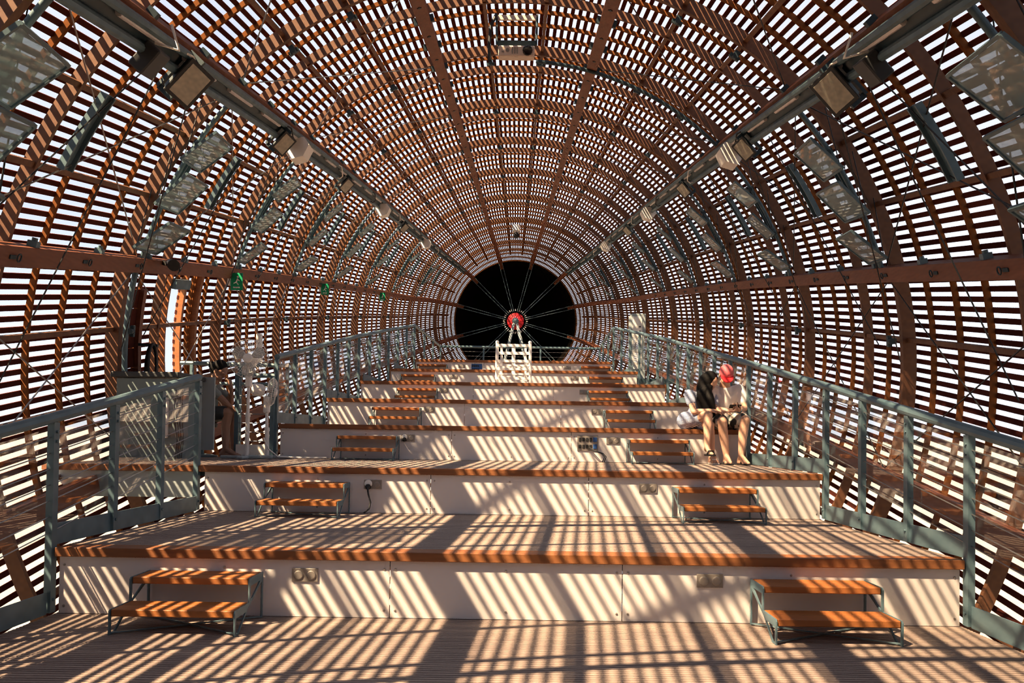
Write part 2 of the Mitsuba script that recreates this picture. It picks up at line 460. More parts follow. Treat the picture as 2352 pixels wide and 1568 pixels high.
TIER = {}
for n in range(-1, 8):
    y, z = D1 + (n - 1) * DT, RT * n
    xl, xr = HALF[n]
    if n < 1:
        nm = structure('floor' if n == 0 else 'floor_entrance', 'grooved timber floor in front of the lowest seating tier' if n == 0 else 'lower timber floor behind the viewer')
        lab = None
    else:
        nm = thing('seating_tier', f'{ORD[n - 1]} wide timber seating tier with a white riser' + (' and gangway on the left' if n == 2 else ' and brown front edge'), 'seating tier', 'timber seating tiers')
    TIER[n] = nm
    depth = DT if n < 7 else 5.2
    pitch = DT / NB
    y0 = y + (.0 if n >= 0 else -2)
    nb = int(round((depth + (y - y0)) / pitch))
    sh = mikit.ply(grooved(xl, xr, pitch - .008, .03, 3 if n < 3 else 1), 'm_deck')
    for b in range(1, nb + (1 if n < 7 else 0)):
        copy_at(nm, 'deck_board', sh, (0, y0 + b * pitch, z))
    put(nm, 'nosing', cbox(((xl + xr) / 2, y0 + pitch / 2 - .011, z - NT / 2), (xr - xl, pitch + .018, NT), .004), 'm_nosing')
    put(nm, 'substructure', box2((xl + .04, y + .05, z - .031), (xr - .04, y + depth - .02, z - .10)), 'm_grey_dark')
    if n >= 1:
        xs = [max(xl, -2.86) + .012, -.745, .72, xr - .012]
        for a, b in zip(xs[:-1], xs[1:]):
            pn = put(nm, 'front_panel', box2((a + .003, y + .016, z - RT + .004), (b - .003, y + .030, z - NT - .002)), 'm_white_panel')
            if n < 4:
                for px in (a + .035, (a + b) / 2, b - .035):
                    for pz in (z - NT - .055, z - RT + .05):
                        put(pn, 'screw', lathe([(.008, 0), (.008, .004), (.004, .006)], 6, (0, -1, 0), (px, y + .016, pz)), 'm_plate')
        if n == 2:
            put(nm, 'front_panel', box2((-4.3, y + .03, z - .30), (-2.9, y + .045, z - NT)), 'm_grey')
        for sx in (-1.28, 1.27):
            if n == 3 and sx > 0:
                sx = 1.23
            pl = put(nm, 'socket_plate', cbox((sx, y + .011, z - .155), (.165, .010, .085), .002), 'm_plate', label='brushed steel twin socket plate')
            for q in (-.04, .04):
                put(pl, 'socket_cover', lathe([(.029, 0), (.029, .006), (.024, .008)], 16, (0, -1, 0), (sx + q, y + .006, z - .155)), 'm_plate')
for n, sx in ((2, -1.32), (3, -1.32)):
    y, z = D1 + (n - 1) * DT, RT * n - .155
    pl = thing('power_plug', f'plug in the left socket of the {ORD[n - 1]} riser' + (' with a hanging black lead' if n == 2 else ', round and white'), 'plug')
    put(pl, 'cover', lathe([(.036, 0), (.036, .010), (.028, .014)], 16, (0, -1, 0), (sx, y - .002, z + .01)), 'm_white', True)
    put(pl, 'body', lathe([(.026, 0), (.026, .035), (.014, .05)], 12, (0, -1, 0), (sx, y - .002, z - .02)), 'm_black', True)
    if n == 2:
        put(pl, 'lead', tube([(sx, y - .05, z - .02), (sx + .01, y - .06, z - .08), (sx + .03, y - .05, z - .16), (sx + .02, y - .06, z - .22), (sx - .02, y - .09, RT + .012)], .009, 6), 'm_cable', True)
for n, x in ((3, .92), (7, -.92)):
    y, z = D1 + (n - 1) * DT, RT * n - .19
    b = thing('power_box', 'recessed steel power socket box with blue sockets in the third riser beside the cable' if n == 3 else 'dark blue socket box in the topmost riser left of centre', 'power box')
    put(b, 'plate', cbox((x, y + .010, z), (.255, .012, .19), .003), 'm_plate' if n == 3 else 'm_blue')
    for r_ in range(2):
        for c_ in range(5):
            blue = c_ == 4
            put(b, 'socket', cbox((x - .095 + c_ * .043 + (.012 if blue else 0), y, z + .045 - r_ * .085), (.048 if blue else .032, .012, .055 if blue else .045), .004), 'm_blue' if blue else 'm_black')
    if n == 3:
        for q in (0, .02):
            put(b, 'lead', tube([(x - .0 + q, y - .01, z - .05), (x + .06 + q, y - .05, z - .09), (x + .16 + q, y - .06, z - .12), (x + .20 + q, y - .06, z - .16), (x + .17 + q, y - .10, RT * 2 + .01)], .006, 6), 'm_cable', True)

# ---------------------------------------------------------------- step stools
HS = (0.145, 0.285)


def stool(cx, y, z, side, n):
    k = thing('step_stool', f'wooden two-step stool with a steel frame at the {side} end of the {ORD[n - 1]} riser', 'step stool', 'two-step stools at the seating risers')
    L, d0 = 0.72, 0.25
    s = 1 if n < 6 else .85
    x0, x1 = cx - L / 2, cx + L / 2
    for lev, (yf, h) in enumerate(((y - .52, HS[0]), (y - .265, HS[1]))):
        for b in range(2):
            put(k, 'step_board', cbox((cx, yf + .0625 + b * .128, z + h - .02), (L - .024, .122, .040), .004), 'm_step')
    for e, fx in enumerate((x0, x1 - .008)):
        o = [(0, 0), (.022, 0), (.10, .085), (.10, .085)]
        outer = Polygon([(0, 0), (.028, 0), (.50, 0), (.515, 0), (.515, HS[1]), (.262, HS[1]), (.248, HS[1] - .012), (.248, HS[0]), (.012, HS[0]), (0, HS[0] - .012)])
        holes = [Polygon([(.022, .018), (.022, HS[0] - .045), (.19, HS[0] - .045), (.045, .0)]), Polygon([(.06, -.01), (.23, HS[0] - .03), (.49, HS[1] - .055), (.493, -.01)]),
                 Polygon([(.272, HS[0] + .0), (.272, HS[1] - .045), (.455, HS[1] - .045)])]
        shp = outer
        for h in holes:
            shp = shp.difference(h)
        shp = max(getattr(shp, 'geoms', [shp]), key=lambda g: g.area)
        put(k, 'side_frame', prism(shp, (fx, y - .525, z), (0, 1, 0), (0, 0, 1), .008), 'm_galv')
    put(k, 'brace', cat(bar((x0, y - .50, z + .01), (x1, y - .04, z + .01), .02, .006), bar((x0, y - .04, z + .012), (x1, y - .50, z + .012), .02, .006)), 'm_galv')
    return k


SX = {1: (-1.91, 1.87), 2: (-1.87, 1.85), 3: (-1.83, 1.85), 4: (-1.85, 1.86), 5: (-1.80, 1.82), 6: (-2.25, 2.15), 7: (-1.94, 1.85)}
SX.update({1: (-1.90, 1.88), 2: (-1.85, 1.85), 3: (-1.74, 1.75), 4: (-1.75, 1.72), 5: (-1.74, 1.68), 6: (-2.02, 1.90), 7: (-1.98, 1.92)})
for n in range(1, 8):
    for s in (0, 1):
        stool(SX[n][s], D1 + (n - 1) * DT + .012, RT * (n - 1), ('left', 'right')[s], n)

# ---------------------------------------------------------------- railings
RH = 0.815


def nose_z(y):
    return RT * (1 + (y - D1) / DT)


def railing(label, posts, path, acrylic=True, kicks=(), cable_n=7, low=.12):
    """posts: (x, y, z foot). path: handrail points. cables run between neighbouring posts."""
    k = thing('stair_railing', label, 'railing', 'galvanised cable railings')
    put(k, 'handrail', tube(path, .035, 10), 'm_galv', 30)
    top = lambda p: p[3] - .03
    for p in posts:
        put(k, 'post', cat(box2((p[0] - .022, p[1] - .03, p[2]), (p[0] + .022, p[1] + .03, top(p))), *[lathe([(.011, 0), (.011, .012)], 6, (-1 if p[0] > 0 else 1, 0, 0), (p[0] + (-.02 if p[0] > 0 else .02), p[1], q)) for q in (top(p) - .06, top(p) - .12, p[2] + .08)]), 'm_galv')
    for a, b in zip(posts[:-1], posts[1:]):
        if len(a) > 4 and a[4]:
            continue
        fa, fb = top(a) - .74, top(b) - .74
        for c in range(cable_n):
            q = (c + .5) / cable_n
            put(k, 'cable', rod((a[0], a[1], fa + q * .70), (b[0], b[1], fb + q * .70), .004, 5), 'm_wire')
        if acrylic:
            nx = .028 if a[0] > 0 else -.028
            A, B = np.array([a[0] + nx, a[1], 0]), np.array([b[0] + nx, b[1], 0])
            v = np.array([A + [0, 0, fa + .02], B + [0, 0, fb + .02], B + [0, 0, fb + .70], A + [0, 0, fa + .70]])
            put(k, 'acrylic_panel', (v, np.array([[0, 1, 2], [0, 2, 3]])), 'm_acrylic', label='clear acrylic sheet')
    for a, b in kicks:
        put(k, 'kickplate', box2((a[0] - .006, a[1], a[2]), (b[0] + .006, b[1], a[2] + .135)), 'm_galv')
    return k


def side(xs, n0, n1, last_extra=True):
    """Posts every third of a tier from tier n0's edge to tier n1's edge; xs(n) the rail's x."""
    posts, kicks = [], []
    for n in range(n0, n1 + 1):
        y = D1 + (n - 1) * DT
        for j in range(3):
            yy = y + j * DT / 3
            if n == n1 and j > 0:
                break
            x = xs(yy)
            posts.append((x, yy, RT * (n - 1 if j == 0 else n) + .01, nose_z(yy) + RH))
        if n < n1:
            xa = xs(y + DT / 2)
            kicks.append(((xa, y + .02, RT * n + .005), (xa, y + DT - .04, 0)))
    return posts, kicks


def xr(y):
    n = (y - D1) / DT + 1
    return float(np.interp(n, [-1, 1, 2, 3, 4, 5, 6, 7], [2.89, 2.89, 2.905, 2.875, 2.83, 2.79, 2.63, 2.37]))


def xlf(y):
    n = (y - D1) / DT + 1
    return float(np.interp(n, [-1, 1, 2, 3, 4, 5, 6, 7], [-2.89, -2.885, -2.915, -2.90, -2.875, -2.83, -2.67, -2.43]))


P, K = side(xr, -1, 7)
railing('long galvanised cable railing climbing the right side of the seating', P, [(p[0], p[1], p[3]) for p in P], True, K)
P, K = side(xlf, -1, 2)
railing('lower left cable railing ending at the white booth board', P, [(p[0], p[1], p[3]) for p in P], True, K)
P, K = side(xlf, 3, 7)
railing('upper left cable railing climbing from the fans to the top tier', P, [(p[0], p[1], p[3]) for p in P], True, K)
zt = RT * 7
yb = 24.4
P = [(-2.43, 19.66, zt, zt + RH), (-2.36, 21.2, zt, zt + RH), (-2.30, 22.8, zt, zt + RH), (-2.24, yb, zt, zt + RH), (-.95, yb, zt, zt + RH), (.75, yb, zt, zt + RH), (2.52, yb, zt, zt + RH), (2.45, 22.8, zt, zt + RH), (2.41, 21.2, zt, zt + RH), (2.37, 19.68, zt, zt + RH)]
railing('level railing around the back of the top landing before the black nose', P, [(p[0], p[1], p[3]) for p in P], False, (), 5)

# ---------------------------------------------------------------- hub wheel in the nose
hubi = 7.86
c0 = hp(np.array(hubi), 0., -float(HR(hubi)))
hub = thing('nose_hub', 'red round hub where the steel spokes meet before the black nose', 'hub')
ax = np.array([0, -1, 0.02])
for q in range(12):
    a0 = math.radians(q * 30 + 2)
    a1 = math.radians(q * 30 + 28)
    pts = [c0 + ax * .30] + [c0 + ax * .18 + .40 * np.array([math.cos(t), 0, math.sin(t)]) for t in np.linspace(a0, a1, 5)]
    v = np.array(pts + [p + np.array([0, .05, 0]) for p in pts])
    m = trimesh.convex.convex_hull(v)
    put(hub, 'red_segment', (np.array(m.vertices), np.array(m.faces)), 'm_red')
put(hub, 'boss', lathe([(.16, 0), (.15, .12), (.09, .2), (.03, .24)], 16, ax, c0 + ax * .22), 'm_galv', 30)
for q in range(36):
    a = math.radians(q * 10)
    put(hub, 'rim_bolt', rod(c0 + ax * .15 + .50 * np.array([math.cos(a), 0, math.sin(a)]), c0 + ax * .15 + .59 * np.array([math.cos(a), 0, math.sin(a)]), .022, 6), 'm_white')
for th in LONG:
    for dth in (-1.6, 1.6):
        put(hub, 'spoke', rod(c0 + ax * .15 + .45 * unit(hp(np.array(hubi), th + dth * 3., 0) - c0), hp(np.array(7.7), th + dth, .0), .013, 5), 'm_galv')
for s in (-1, 1):
    put(hub, 'strut', rod(c0 + ax * .3 + np.array([s * .08, 0, -.15]), np.array([s * .62, c0[1] - 2.5, zt + .9]), .075, 8), 'm_grey')

# ---------------------------------------------------------------- white lattice chair on the fifth tier
ch = thing('lattice_chair', 'white slatted wooden high-backed chair seen from behind at the centre of the fifth tier', 'chair')
cz, cy_, cx_ = RT * 5, 15.15, -.02
for s in (-1, 1):
    put(ch, 'back_post', cat(rod((cx_ + s * .31, cy_, cz), (cx_ + s * .305, cy_, cz + .76), .030, 8), sphere((cx_ + s * .305, cy_, cz + .77), .036, 1)), 'm_white', 30)
    put(ch, 'leg', bar((cx_ + s * .29, cy_ + .52, cz), (cx_ + s * .29, cy_ + .52, cz + .42), .05, .05), 'm_white')
    put(ch, 'armrest', bar((cx_ + s * .30, cy_, cz + .42), (cx_ + s * .29, cy_ + .56, cz + .44), .07, .03), 'm_white')
    put(ch, 'back_stile', bar((cx_ + s * .225, cy_ - .01, cz + .05), (cx_ + s * .22, cy_, cz + .74), .045, .03), 'm_white')
put(ch, 'back_stile', bar((cx_, cy_ - .01, cz + .05), (cx_, cy_, cz + .74), .07, .03), 'm_white')
for h, w in ((.71, .05), (.565, .055), (.42, .05), (.34, .03), (.27, .04), (.18, .035), (.10, .05)):
    put(ch, 'back_slat', bar((cx_ - .30, cy_ - .02, cz + h), (cx_ + .30, cy_ - .02, cz + h), .02, w), 'm_white')
for q in range(6):
    put(ch, 'seat_slat', bar((cx_ - .29, cy_ + .05 + q * .09, cz + .27 + .01 * q), (cx_ + .29, cy_ + .05 + q * .09, cz + .27 + .01 * q), .07, .02), 'm_white')

# ---------------------------------------------------------------- lighting trusses with lamps
for s, nm in ((-1, 'left'), (1, 'right')):
    t = thing('light_truss', f'steel cable tray and twin pipes running along the upper {nm} of the hull', 'lighting truss', 'lighting trusses')
    ii = np.linspace(-1.9, 7.2, 31)
    for q, dt, off in ((0, 1.5, -.10), (1, -.9, -.09)):
        put(t, 'pipe', tube(hp(ii, s * (45.6 + dt), off), .036, 8), 'm_galv', 40)
    put(t, 'cable_tray', cat(strip(-1.9, 7.2, s * 45.7, 0, -.055, -.045, .3, half_m=.075), strip(-1.9, 7.2, s * 44.7, 0, -.09, -.05, .3, half_m=.006), strip(-1.9, 7.2, s * 46.6, 0, -.09, -.05, .3, half_m=.006)), 'm_grey_dark')
    for k in range(26):
        i0 = -1.85 + k * .35
        put(t, 'lamp_tube', tube(hp(np.linspace(i0, i0 + .22, 4), s * 45.3, -.085), .024, 7), 'm_tube', 40)
    for k in range(9):
        i0 = -1.5 + k
        pts = [hp(np.array(i0 + u), s * (45.5 + v), w) for u, v, w in ((0, -.6, -.06), (.03, -1.2, -.16), (.08, .3, -.25), (.13, 1.3, -.2), (.16, 1.6, -.1))]
        put(t, 'loop_cable', tube(pts, .011, 5), 'm_white' if k % 2 else 'm_cable', True)


def floodlight(i, s, size, label):
    k = thing('floodlight', label, 'floodlight', 'floodlights on the trusses')
    th = s * 47.2
    a, b, o = hframe(i, th)
    p = hp(np.array(i), th, -.22)
    d, sd = unit(-o * .72 - a * .70), b
    u = np.cross(sd, d) * -1
    R = np.stack([sd, u, np.cross(sd, u)], 1)
    put(k, 'housing', cbox(p, (size, size * .72, size * .26), size * .05, R), 'm_grey_dark')
    put(k, 'bezel', cbox(p + d * size * .15, (size * 1.12, size * .84, size * .07), size * .02, R), 'm_dark')
    put(k, 'glass', cbox(p + d * size * .19, (size * .92, size * .64, size * .02), size * .005, R), 'm_floodglass')
    put(k, 'bracket', cat(bar(p + sd * size * .6, p + sd * size * .6 + o * .12 - d * size * .1, .03, .05), bar(p - sd * size * .6, p - sd * size * .6 + o * .12 - d * size * .1, .03, .05), bar(p - sd * size * .62 + o * .12 - d * size * .1, p + sd * size * .62 + o * .12 - d * size * .1, .05, .03)), 'm_grey_dark')


for s, nm in ((-1, 'left'), (1, 'right')):
    floodlight(-.44, s, .31, f'large grey floodlight with a framed glass, nearest on the {nm} lighting truss')
    floodlight(.52, s, .25, f'second grey floodlight on the {nm} lighting truss beside a white speaker')
    floodlight(1.80, s, .25, f'third grey floodlight along the {nm} lighting truss')
    floodlight(3.9, s, .25, f'fourth, distant grey floodlight along the {nm} lighting truss')
    for i, w in ((.76, 'nearest'), (3.02, 'second'), (5.0, 'farthest')):
        k = thing('speaker', f'{w} white wedge-shaped speaker hanging under the {nm} lighting truss', 'speaker', 'white speakers on the trusses')
        p = hp(np.array(i), s * 47.2, -.20)
        v = []
        for yy in (-.13, .13):
            v += [p + np.array([s * x, yy, z]) for x, z in ((-.20, .06), (-.13, .16), (.10, .17), (.17, .02), (.05, -.15), (-.12, -.10))]
        m = trimesh.convex.convex_hull(np.array(v))
        put(k, 'cabinet', (np.array(m.vertices), np.array(m.faces)), 'm_white')
        put(k, 'bracket', bar(p + np.array([0, 0, .10]), p + np.array([s * .03, 0, .32]), .05, .05), 'm_grey_dark')
    p = hp(np.array(-.62), s * 47.6, -.16)
    a, b, o = hframe(-.62, s * 47.6)
    k = thing('junction_box', f'dark square junction box on the {nm} lighting truss before the nearest floodlight', 'junction box', 'junction boxes on the trusses')
    put(k, 'box', cbox(p, (.24, .22, .12), .01, np.stack([a, b, o], 1)), 'm_dark')
    put(k, 'cable', tube([p + o * .05 - b * s * .12, p - o * .1 - b * s * .2, p + o * .05 - b * s * .3], .012, 6), 'm_white', True)

# ---------------------------------------------------------------- hanging framed panels along both sides
for i in range(-1, 7):
    for s, nm in ((-1, 'left'), (1, 'right')):
        for th, pos in ((54.9, 'top'), (62.4, 'middle'), (69.9, 'bottom')):
            k = thing('hanging_panel', f'square translucent framed panel hanging on the {nm} wall, {pos} of the {BAY[i]} trio', 'panel', 'hanging panels along the hull')
            c = hp(np.array(float(i)), s * th, -.2)
            tilt = {54.9: 40, 62.4: 42, 69.9: 36}[th] + rng.uniform(-2, 2)
            ex = np.array([s * math.cos(math.radians(tilt)), 0, -math.sin(math.radians(tilt)) * -1])
            ex = np.array([s * math.cos(math.radians(tilt)), 0, math.sin(math.radians(tilt)) * -1])
            yaw = math.radians(rng.uniform(-4, 4) - 6)
            ey = unit(np.array([-s * math.sin(yaw), math.cos(yaw), .12]))
            ex = unit(ex - ey * np.dot(ex, ey))
            nz = np.cross(ex, ey)
            h, g = .215, .34
            R = np.stack([ex, ey, nz], 1)
            put(k, 'pane', box(c, (2 * h - .03, 2 * g - .03, .008), R), 'm_pane')
            fr = [bar(c + ex * h * a0 + ey * g * b0, c + ex * h * a1 + ey * g * b1, .022, .026, nz) for a0, b0, a1, b1 in ((-1, -1, 1, -1), (1, -1, 1, 1), (1, 1, -1, 1), (-1, 1, -1, -1))]
            put(k, 'frame', cat(*fr), 'm_galv')
            for q in (-1, 1):
                put(k, 'hanging_wire', rod(c + ex * h * .9 + ey * q * g * .9, hp(np.array(i + AOFF), s * (th - 2), .05) + np.array([0, q * .1, .3]), .005, 5), 'm_cable')

# ---------------------------------------------------------------- projector under the ceiling
pr = thing('projector', 'beige projector hanging under the ceiling near the top centre', 'projector')
pc = np.array([-.02, 10.35, 6.03])
yw = 188.0 * 10 / 10.35 / 1.0
d, sd, u = frame((0.0, -1, -.30))
R = np.stack([sd, d, u], 1)
put(pr, 'body', cbox(pc, (.46, .36, .125), .012, R), 'm_beige')
fr_ = pc + d * .18
put(pr, 'lens', lathe([(.062, 0), (.062, .03), (.050, .035)], 20, d, fr_ - sd * .14 + u * .005), 'm_lens', 30)
put(pr, 'vent', cat(*[box(fr_ + sd * q + d * .002 + u * .005, (.018, .008, .075), R) for q in (-.01, .02, .05)]), 'm_plate')
put(pr, 'sensor', cat(lathe([(.024, 0), (.024, .005)], 14, d, fr_ + sd * .11 + u * .01), box(fr_ + sd * .17 - u * .01 + d * .002, (.03, .008, .02), R)), 'm_plate')
put(pr, 'badge', box(pc - u * .0635 + d * .14, (.05, .012, .002), R), 'm_plate')
put(pr, 'bracket', cat(box(pc + u * .10, (.48, .05, .09), R), *[rod(pc + sd * q * .25 + u * .1, pc + sd * q * .26 + np.array([0, .05, .52]), .015, 6) for q in (-1, 1)]), 'm_grey_dark')
put(pr, 'crossbar', bar(pc + np.array([-.27, .05, .48]), pc + np.array([.27, .05, .48]), .03, .06), 'm_beige')
put(pr, 'cable', tube([pc + sd * .26 + np.array([0, 0, .5]), pc + sd * .33 + np.array([0, 0, .35]), pc + sd * .35 + np.array([0, 0, .1]), pc + sd * .34 + np.array([0, 0, -.1])], .022, 7), 'm_cable', True)
solo('power_duct', tube([hp(np.array(1.0), t, -.02) for t in np.linspace(4, 44, 16)], .03, 8), 'm_grey_dark', 'dark flexible duct curving along the ceiling ring right of the projector', 'duct', 40)
cam_ = thing('small_camera', 'small white camera with a dark lens hanging from the far ceiling centre', 'camera')
p = hp(np.array(6.0), 0., -.45)
put(cam_, 'body', lathe([(.05, 0), (.16, .1), (.16, .34)], 12, (0, .2, 1), p), 'm_white', 30)
put(cam_, 'lens', sphere(p + np.array([0, -.05, -.06]), .12, 2), 'm_black', True)

# ---------------------------------------------------------------- exit signs, security camera, coiled cable
for n, i in enumerate((1.0, 2.75, 4.6)):
    k = thing('exit_sign', ('nearest', 'second', 'third, most distant')[n] + ' green emergency exit sign hanging on the left waist beam', 'exit sign', 'green exit signs')
    p = hp(np.array(i), -75.6, -.06) + np.array([.02, 0, -.06])
    put(k, 'plate', cbox(p, (.18, .02, .26), .004), 'm_green')
    put(k, 'side', cbox(p + np.array([-.12, .03, .03]), (.05, .05, .17), .006), 'm_white')
    q = p + np.array([0, -.012, 0])
    put(k, 'pictogram', cat(lathe([(.016, 0), (.016, .003)], 10, (0, -1, 0), q + np.array([.02, 0, .07])), bar(q + np.array([.015, 0, .045]), q + np.array([-.005, 0, -.01]), .003, .02), bar(q + np.array([-.005, 0, -.01]), q + np.array([.03, 0, -.05]), .003, .014), bar(q + np.array([-.005, 0, -.01]), q + np.array([-.045, 0, -.03]), .003, .014), bar(q + np.array([.01, 0, .035]), q + np.array([.045, 0, .01]), .003, .012), bar(q + np.array([-.05, 0, -.09]), q + np.array([.05, 0, -.09]), .003, .02)), 'm_white')
k = thing('security_camera', 'black camera on an arm above the left waist beam', 'camera')
p = hp(np.array(.2), -73.9, -.1)
put(k, 'body', lathe([(.035, 0), (.05, .05), (.05, .22), (.065, .24), (.065, .28)], 14, (.5, -.8, -.25), p), 'm_black', 30)
put(k, 'arm', bar(p + np.array([-.05, .05, .0]), p + np.array([-.25, .12, .06]), .04, .05), 'm_black')
k = thing('cable_coil', 'thick black coiled cable hanging on the hull column left of the bright doorway', 'cable coil')
a, b, o = hframe(.2, -88.)
for q in range(5):
    cc = hp(np.array(.17 + q * .012), -90.5, -.10 + .02 * q)
    rx, rz = .13 + .012 * q, .24 + .016 * q
    put(k, 'loop', tube([cc + a * rx * math.cos(t) + np.array([0, 0, 1]) * (rz * math.sin(t) - .02 * q) for t in np.linspace(0, 2 * np.pi, 21)[:-1]], .016, 6, True), 'm_cable', True)
put(k, 'hook', bar(hp(np.array(.2), -87.4, -.12), hp(np.array(.2), -87.4, .1), .03, .03), 'm_grey_dark')

# ---------------------------------------------------------------- booth, gangway, fans
Z2 = RT * 2
bo = thing('booth_desk', 'grey booth desk with a dark top behind the lower left railing', 'desk')
put(bo, 'front_panel', box2((-4.15, 8.55, Z2), (-3.52, 8.58, Z2 + .86)), 'm_booth')
put(bo, 'side_panel', box2((-3.55, 8.58, Z2), (-3.52, 9.25, Z2 + .86)), 'm_booth')
put(bo, 'top', cbox((-3.85, 8.9, Z2 + .90), (.72, .76, .06), .01), 'm_dark')
put(bo, 'socket_strip', cbox((-3.62, 8.53, Z2 + .45), (.05, .03, .42), .006), 'm_white')
put(bo, 'hanging_leads', cat(*[tube([(-3.50 + .02 * q, 8.50, Z2 + .74), (-3.52 + .03 * q, 8.48, Z2 + .5), (-3.47 + .02 * q, 8.47, Z2 + .2), (-3.50 + .02 * q, 8.5, Z2 + .02)], .008, 5) for q in range(4)]), 'm_cable')
solo('booth_board', box2((-3.60, 9.30, Z2 + .10), (-3.40, 9.33, Z2 + .93)), 'm_grey', 'plain upright grey-white board beside the seated man in the booth', 'board')
gr = thing('gangway_rail', 'galvanised pipe rail at the back of the gangway behind the seated man', 'railing')
put(gr, 'pipe', rod((-4.45, 10.9, Z2 + 1.22), (-3.0, 10.9, Z2 + 1.20), .028, 8), 'm_galv', 30)
put(gr, 'pipe', rod((-4.45, 10.9, Z2 + .95), (-3.0, 10.9, Z2 + .95), .022, 8), 'm_galv', 30)
for x in (-4.3, -3.65, -3.02):
    put(gr, 'post', box2((x - .02, 10.88, Z2), (x + .02, 10.92, Z2 + 1.2)), 'm_galv')
gt = thing('gangway_gate', 'white framed cable gate behind the two pedestal fans', 'gate')
for x in (-3.36, -2.93):
    put(gt, 'post', box2((x - .025, 9.93, Z2), (x + .025, 9.97, Z2 + 1.02)), 'm_galv')
for q in range(7):
    put(gt, 'bar', rod((-3.36, 9.94, Z2 + .2 + q * .11), (-2.93, 9.94, Z2 + .2 + q * .11), .006, 6), 'm_wire')
put(gt, 'top_rail', rod((-3.38, 9.95, Z2 + 1.0), (-2.90, 9.95, Z2 + 1.0), .028, 8), 'm_galv', 30)
put(gt, 'kickplate', box2((-3.35, 9.90, Z2 + .02), (-2.96, 9.92, Z2 + .16)), 'm_white')


def fan(base, h, face, r, label, lean=0.0):
    k = thing('pedestal_fan', label, 'fan', 'white pedestal fans')
    base = np.asarray(base, float)
    top = base + np.array([lean, 0, h])
    d, sd, u = frame(face)
    put(k, 'base', cat(cbox(base + np.array([0, 0, .02]), (.60, .07, .035), .008), cbox(base + np.array([0, 0, .018]), (.07, .50, .03), .008)), 'm_grey')
    put(k, 'pole', cat(rod(base, base + (top - base) * .42, .026, 10), rod(base + (top - base) * .42, base + (top - base) * .46, .032, 10), rod(base + (top - base) * .46, top - np.array([0, 0, .1]), .019, 10)), 'm_white', 30)
    put(k, 'control_box', cbox(base + (top - base) * .80, (.07, .07, .20), .015), 'm_white')
    put(k, 'motor', lathe([(.05, -.16), (.075, -.13), (.075, -.04), (.05, 0)], 16, d, top - d * .02), 'm_white', 30)
    bl = []
    for q in range(3):
        a0 = q * 2 * np.pi / 3 + .5
        n_ = 9
        ring = [(.04, -.25), (.30, -.42), (.80, -.50), (.98, -.15), (.97, .30), (.70, .52), (.30, .35), (.04, .25)]
        P_ = np.array([[rr * r * .92 * math.cos(a0 + aa), rr * r * .92 * math.sin(a0 + aa), .03 * math.sin(aa * 2.5)] for rr, aa in ring])
        fr0 = np.array([top + sd * x + u * y + d * (z + .045) for x, y, z in P_])
        bl.append(loft([fr0, fr0 + d * .004]))
    put(k, 'blade', bl[0], 'm_guard')
    put(k, 'blade', bl[1], 'm_guard')
    put(k, 'blade', bl[2], 'm_guard')
    put(k, 'hub_cap', lathe([(.055, 0), (.055, .02), (.045, .035), (.02, .04)], 18, d, top + d * .085), 'm_white', 30)
    cg = []
    for q in range(40):
        a = q * np.pi / 20
        e = sd * math.cos(a) + u * math.sin(a)
        for sgn in (1, -1):
            cg.append(tube([top + e * .05 + d * (.055 + sgn * .045), top + e * r * .75 + d * (.055 + sgn * .05), top + e * r * .97 + d * (.055 + sgn * .02), top + e * r + d * .055], .0022, 3))
    for rr, dz in ((r, .055), (r * .75, .105), (r * .5, .102), (r * .75, .005)):
        cg.append(tube([top + rr * (sd * math.cos(a) + u * math.sin(a)) + d * dz for a in np.linspace(0, 2 * np.pi, 33)[:-1]], .004 if rr == r else .0018, 4, True))
    put(k, 'cage', cat(*cg), 'm_white')
    return k


fan((-3.09, 9.52, Z2), 1.16, (.12, -1, .05), .225, 'taller white pedestal fan facing the viewer at the left gangway opening', lean=.01)
fan((-2.93, 9.78, Z2), .80, (.95, .35, -.15), .17, 'shorter white pedestal fan turned aside behind the taller fan', lean=-.02)
solo('floor_cable', tube([(-2.86, 9.4, Z2 + .25), (-2.80, 9.4, Z2 + .12), (-2.72, 9.5, Z2 + .03), (-2.5, 9.6, Z2 + .02), (-2.2, 9.7, Z2 + .02)], .009, 6), 'm_white', 'thin white cable trailing over the deck right of the fans', 'cable', True)
solo('wall_box', cbox((-3.42, 10.95, Z2 + 1.42), (.06, .10, .42), .01), 'm_white', 'slim white box fixed to the hull column above the fans', 'box')
# cabinet beyond the right railing
cb = thing('equipment_cabinet', 'tall grey equipment cabinet beyond the right railing near the top tier', 'cabinet')
put(cb, 'body', cbox((3.02, 20.3, 3.35), (.36, .5, 1.65), .015), 'm_grey')
put(cb, 'door', cbox((2.99, 20.04, 3.45), (.24, .02, 1.3), .008), 'm_white')
for q in range(3):
    put(cb, 'vent', box2((3.03, 20.02, 3.86 - q * .11), (3.07, 20.04, 3.83 - q * .11)), 'm_dark')
solo('landing_platform', box2((2.75, 19.2, 2.42), (3.75, 21.6, 2.52)), 'm_grey_dark', 'dark side platform under the grey cabinet beyond the right railing', 'platform')

# ---------------------------------------------------------------- people
M3 = manifold3d.Manifold


def capsule(p0, r0, p1, r1, seg=16):
    a = M3.sphere(r0, seg).translate([float(x) for x in p0])
    b = M3.sphere(r1, seg).translate([float(x) for x in p1])
    return M3.batch_hull([a, b])


